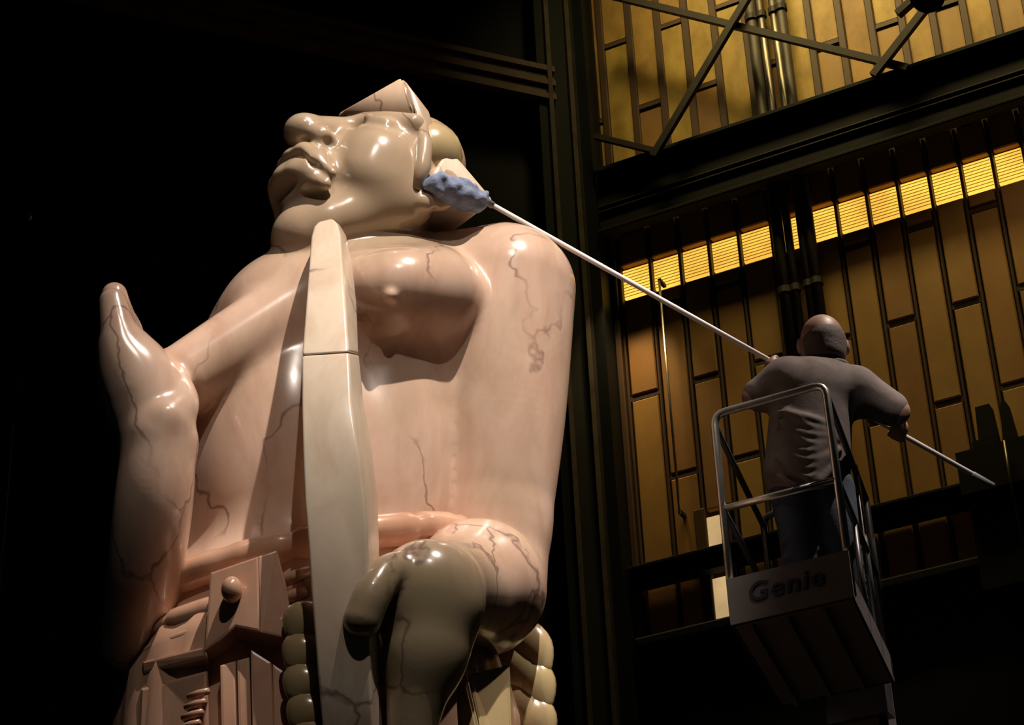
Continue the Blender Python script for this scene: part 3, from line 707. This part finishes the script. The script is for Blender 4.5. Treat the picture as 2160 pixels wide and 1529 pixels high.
# rails: near frame with rounded corners, posts, mid rails
ZR = .5*(at(1518, 868, n0[1])[2]+at(1760, 806, n1[1])[2])-ZB
ZM = .5*(at(1533, 1064, n0[1])[2]+at(1776, 1012, n1[1])[2])-ZB
r = .021
def arc(p, q_, s, rad=.07, n=5):      # rounded corner at q_ between p and s
    p, q_, s = map(np.asarray, (p, q_, s)); a = (p-q_)/np.linalg.norm(p-q_); c = (s-q_)/np.linalg.norm(s-q_)
    A, Cc = q_+a*rad, q_+c*rad; return [(1-t)**2*A+2*t*(1-t)*q_+t*t*Cc for t in [k/(n-1) for k in range(n)]]
NL, NR, FL, FR = (.01, .02), (.99, .02), (.02, .97), (.98, .97)
def T(c, z): return B3(c[0], c[1], z)
obj('near_rail', *tube([T(NL, .02)]+arc(T(NL, .02), T(NL, ZR), T(NR, ZR))+arc(T(NL, ZR), T(NR, ZR), T(NR, .02))+[T(NR, .02)], r, 12), M['steel'], lift, True)
obj('mid_rail', *tube([T(NL, ZM), T(NR, ZM)], r*.9, 10), M['steel'], lift, True)
obj('far_rail', *tube([T(FL, .02)]+arc(T(FL, .02), T(FL, ZR*.93), T(FR, ZR*.93))+arc(T(FL, ZR*.93), T(FR, ZR*.93), T(FR, .02))+[T(FR, .02)], r*.9, 12), M['lift_dark'], lift, True)
obj('far_mid_rail', *tube([T(FL, ZM*.9), T(FR, ZM*.9)], r*.8, 10), M['lift_dark'], lift, True)
for c0_, c1_ in ((NL, FL), (NR, FR)):
    obj('side_rail', *tube([T(c0_, ZM), T(c1_, ZM*.93)], r*.85, 10), M['lift_dark'], lift, True)
    obj('side_rail', *tube([T(c0_, ZR-.06), T(c1_, ZR*.93-.06)], r*.85, 10), M['lift_dark'], lift, True)
obj('side_post', *tube([T((.98, .42), .02), T((.98, .42), ZM)], r*.8, 10), M['lift_dark'], lift, True)
obj('side_post', *tube([T((.98, .72), .02), T((.98, .72), ZR*.94)], r*.8, 10), M['steel'], lift, True)
ctl = obj('control_box', *bbox(.80, .97, .80, .92, ZM*.92, ZM*.92+.22), M['lift_dark'], lift)
# mast and base
mc = B3(.66, 1.06, 0); 
def mbox(name, w, d, z0, z1, m='lift_dark', sh=0): 
    P = [mc+e2*sh+e1*x*w/2+e2*y*d/2+np.array([0, 0, z-ZB]) for z in (z0, z1) for x, y in ((-1, -1), (1, -1), (1, 1), (-1, 1))]
    return obj(name, *box8(P), M[m], lift)
mbox('carriage', .34, .12, 5.85, 7.1); mbox('mast_section', .20, .14, 4.0, 7.0, 'lift_grey', .06); mbox('mast_section', .26, .18, 2.2, 6.3, 'lift_grey', .12); mbox('mast_section', .32, .22, .45, 4.4, 'lift_grey', .18)
mbox('chassis', .74, 1.2, .16, .5, 'lift_dark', .1)
for sx in (-1, 1):
    for sy in (-1, 1):
        p = mc+e1*sx*.33+e2*(sy*.5+.1); p = np.array([p[0], p[1], .09])
        obj('wheel', *tube([p-e1*.03, p+e1*.03], .09, 16), M['lift_dark'], lift, True)
        q2 = p+e1*sx*.45+e2*sy*.25; obj('outrigger', *join(bar(p+np.array([0, 0, .2]), q2+np.array([0, 0, .15]), .06, .06), tube([q2+np.array([0, 0, -.09]), q2+np.array([0, 0, .17])], .03, 8)), M['lift_dark'], lift)

# pole: from the mop at the figure's neck over the shoulder to the man and beyond
A = at(905, 358, 10.36); pa = at(1024, 424, 10.10); pz = at(2050, 999, 11.24); pe = at(2095, 1025, 11.29)
PD = (pz-pa)/np.linalg.norm(pz-pa)
def onpole(px):
    t0, t1 = 0., 1.
    for _ in range(40):
        t = .5*(t0+t1); p = pa+(pz-pa)*t; d = p-CAM; X_ = W_PX/2+F_PX*(d@RGT)/(d@FWD)
        if X_ < px: t0 = t
        else: t1 = t
    return p
mopo = empty('mop', pa, 'long white pole with blue fleece mop head, reaching to the nape of the figure', 'mop')
obj('pole', *tube([pa-PD*.05, pz], .0145, 12), M['pole'], mopo, True)
obj('grip', *tube([pz, pz+PD*.01, pe], [.0145, .018, .018], 12), M['grip'], mopo, True)
obj('socket', *tube([pa-PD*.12, pa+PD*.05], [.024, .02], 12), M['grip'], mopo, True)
mp_ = Sculpt(at(965, 410, 9.98)-np.array([.35, .35, .3]), at(965, 410, 9.98)+np.array([.35, .35, .3]), .008)
m0, m1, m2 = at(1010, 424, 10.07), at(965, 408, 9.99), at(920, 388, 9.90)
chain(mp_, [m0, m1, m2], [.055, .075, .055], .03)
rm = random.Random(3)
for k in range(70):
    t = rm.random(); p = m0+(m2-m0)*t; d = np.array([rm.gauss(0, 1) for _ in range(3)]); d /= np.linalg.norm(d)
    cone(mp_, p, p+d*.066+PD*-.01, .026, .014, .03)
V, Q = mp_.mesh(1); obj('mop_head', V, Q, M['mop'], mopo, True)

# the man, seen from behind
YM = 10.72
def P_(px, py, dy=0.0): return at(px, py, YM+dy)
man = empty('person', np.array([P_(1715, 1050)[0], YM, ZB+.05]), 'person in grey shirt and blue jeans, back turned, standing in the lift basket', 'person')
hipz = P_(1715, 1040)[2]
bd = Sculpt((P_(1500, 900)[0], YM-.75, ZB-.02), (P_(1960, 900)[0], YM+.85, P_(1735, 650)[2]+.1), .0095)
hc_ = P_(1737, 722)
# head
ell(bd, hc_+np.array([-.005, .0, .015]), (.122, .145, .145), .02)
ell(bd, hc_+np.array([-.045, .075, -.075]), (.082, .085, .095), .05)
ell(bd, hc_+np.array([.0, -.03, -.06]), (.105, .11, .085), .05)
ell(bd, hc_+np.array([-.075, .165, -.06]), (.024, .032, .036), .02)         # nose
for sx, dy in ((.128, .03), (-.132, .0)): ell(bd, hc_+np.array([sx, dy, -.02]), (.022, .034, .05), .012)
for sx in (-.075, .01): ell(bd, hc_+np.array([sx, .155, -.012]), (.03, .02, .018), .012, '-')
cone(bd, P_(1743, 760, -.02), P_(1735, 805, -.03), .085, .10, .04)
# trunk, arms, legs
tz = lambda px, py, dy=0.0: P_(px, py, dy)
cone(bd, tz(1690, 830), tz(1770, 835), .13, .13, .08)
cone(bd, tz(1725, 850), tz(1705, 990), .17, .155, .08)
cone(bd, tz(1680, 1030), tz(1745, 1030), .12, .12, .08)
hL, hR = onpole(1640), onpole(1893)
sL, sR = tz(1655, 806, .0), tz(1808, 824, .02); eL, eR = tz(1592, 838, .03), tz(1892, 868, .0)
chain(bd, [sL, eL], [.105, .068], .05); chain(bd, [eL, hL+np.array([-.01, -.03, -.04])], [.062, .040], .03)
chain(bd, [sR, eR], [.105, .070], .05); chain(bd, [eR, hR+np.array([.0, -.05, .02])], [.062, .040], .03)
def hand(c, back, along):   # palm behind the pole, four fingers and a thumb closed round it
    back = back/np.linalg.norm(back); s = along; n = np.cross(s, back); n /= np.linalg.norm(n)
    ell(bd, c+back*.045, (.048, .048, .048), .02)
    for k in range(4):
        o_ = c+s*(k-1.5)*.026; L = (.9, 1, .97, .85)[k]
        chain(bd, [o_+back*.045+n*.02, o_+n*.038*L+back*.012, o_+n*.03*L-back*.026, o_-n*.006-back*.034*L], [.0145, .0135, .0125, .011], .006)
    chain(bd, [c+back*.04-s*.045, c-n*.032-s*.04, c-n*.025-s*.025-back*.025], [.017, .0145, .0125], .008)
hand(hL, np.array([-.5, -.6, -.7]), PD); hand(hR, np.array([.2, -.9, .1]), PD)
LEG = []
for sx, hx in ((-1, 1680), (1, 1748)):
    h0 = tz(hx, 1040); kn = np.array([h0[0]+.02*sx, YM-.06, ZB+.62]); an = np.array([h0[0]+.035*sx, YM+.0, ZB+.16]); LEG.append((h0, kn, an))
    chain(bd, [h0, kn, an], [.115, .078, .055], .04); ell(bd, an+np.array([0, .07, -.06]), (.045, .12, .045), .03)
V, Q = bd.mesh(1); obj('body', V, Q, M['skin'], man, True); del bd
# shirt
sh = Sculpt((P_(1500, 900)[0], YM-.6, hipz-.12), (P_(1960, 900)[0], YM+.6, P_(1735, 740)[2]+.1), .0085)
cone(sh, tz(1668, 812, -.01), tz(1792, 826, .0), .145, .14, .08)
cone(sh, tz(1730, 800, -.02), tz(1742, 785, -.02), .13, .10, .06)
cone(sh, tz(1712, 850), tz(1702, 1000), .225, .235, .10)
chain(sh, [sL, eL+np.array([.03, 0, .015])], [.128, .096], .06); chain(sh, [sR, (eR*.85+sR*.15)], [.128, .098], .06)
rf = random.Random(9)
for k in range(10):            # folds gathered towards the right of the back
    py = 860+k*15; y0 = py-20+rf.uniform(-8, 8); cxx = 1765+rf.uniform(-12, 12)
    a_ = tz(cxx, 905+k*9, -.19); m_ = tz(1705, py+22+k*3, -.232); c_ = tz(1640+rf.uniform(-6, 14), py+rf.uniform(-22, 10)+k*2, -.16)
    chain(sh, [a_, m_, c_], [.014, .019, .004], .03)

ell(sh, np.array([tz(1705, 1040)[0], YM, hipz-.12]), (.4, .4, .075), .01, '-')
ell(sh, P_(1740, 742, .0), (.098, .10, .09), .02, '-')
V, Q = sh.mesh(1); obj('shirt', V, Q, M['shirt'], man, True); del sh
cl = [P_(1742, 776)+np.array([.108*math.cos(a), .105*math.sin(a)-.005, .02*math.sin(a)]) for a in [2*math.pi*k/24 for k in range(25)]]
obj('collar', *tube(cl, .022, 8, cap=False), M['shirt'], man, True)
# jeans
jn = Sculpt((P_(1600, 1040)[0], YM-.45, ZB+.10), (P_(1830, 1040)[0], YM+.45, hipz+.12), .009)
cone(jn, tz(1690, 1020), tz(1730, 1020), .155, .155, .08)
for h0, kn, an in LEG: chain(jn, [h0, kn, an], [.145, .108, .095], .05)
for h0, kn, an in LEG:
    for k in range(5): p = kn*(1-k/5)+an*k/5; cone(jn, p+np.array([-.09, -.06, .0]), p+np.array([.08, -.07, .04]), .012, .012, .03)
V, Q = jn.mesh(1); obj('jeans', V, Q, M['jeans'], man, True); del jn
bp = [np.array([tz(1706, 1015)[0]+.2*math.cos(a), YM+.175*math.sin(a), hipz+.09]) for a in [2*math.pi*k/30 for k in range(31)]]
obj('belt', *tube(bp, .02, 6, cap=False), M['shoe'], man, True)
for h0, kn, an in LEG:
    s_ = Sculpt(an-np.array([.15, .2, .12]), an+np.array([.15, .35, .12]), .01)
    ell(s_, an+np.array([0, .07, -.055]), (.062, .16, .06), .03); ell(s_, an+np.array([0, -.01, -.02]), (.065, .075, .075), .04)
    ell(s_, an+np.array([0, .07, -.16]), (.4, .4, .052), .005, '-')
    V, Q = s_.mesh(1); obj('shoe', V, Q, M['shoe'], man, True)
# short hair round the back and sides of a balding head
hs = Sculpt(hc_-np.array([.2, .25, .2]), hc_+np.array([.2, .25, .2]), .007)
ell(hs, hc_+np.array([0, -.010, -.02]), (.127, .146, .130), .02)
ell(hs, hc_+np.array([.0, -.045, -.11]), (.104, .104, .10), .04)
ell(hs, hc_+np.array([-.02, .06, .13]), (.15, .19, .085), .02, '-'); ell(hs, hc_+np.array([-.05, .17, -.05]), (.14, .14, .2), .02, '-')
ell(hs, hc_+np.array([0, .0, -.235]), (.3, .3, .09), .02, '-')
V, Q = hs.mesh(1); obj('hair', V, Q, M['hair'], man, True)
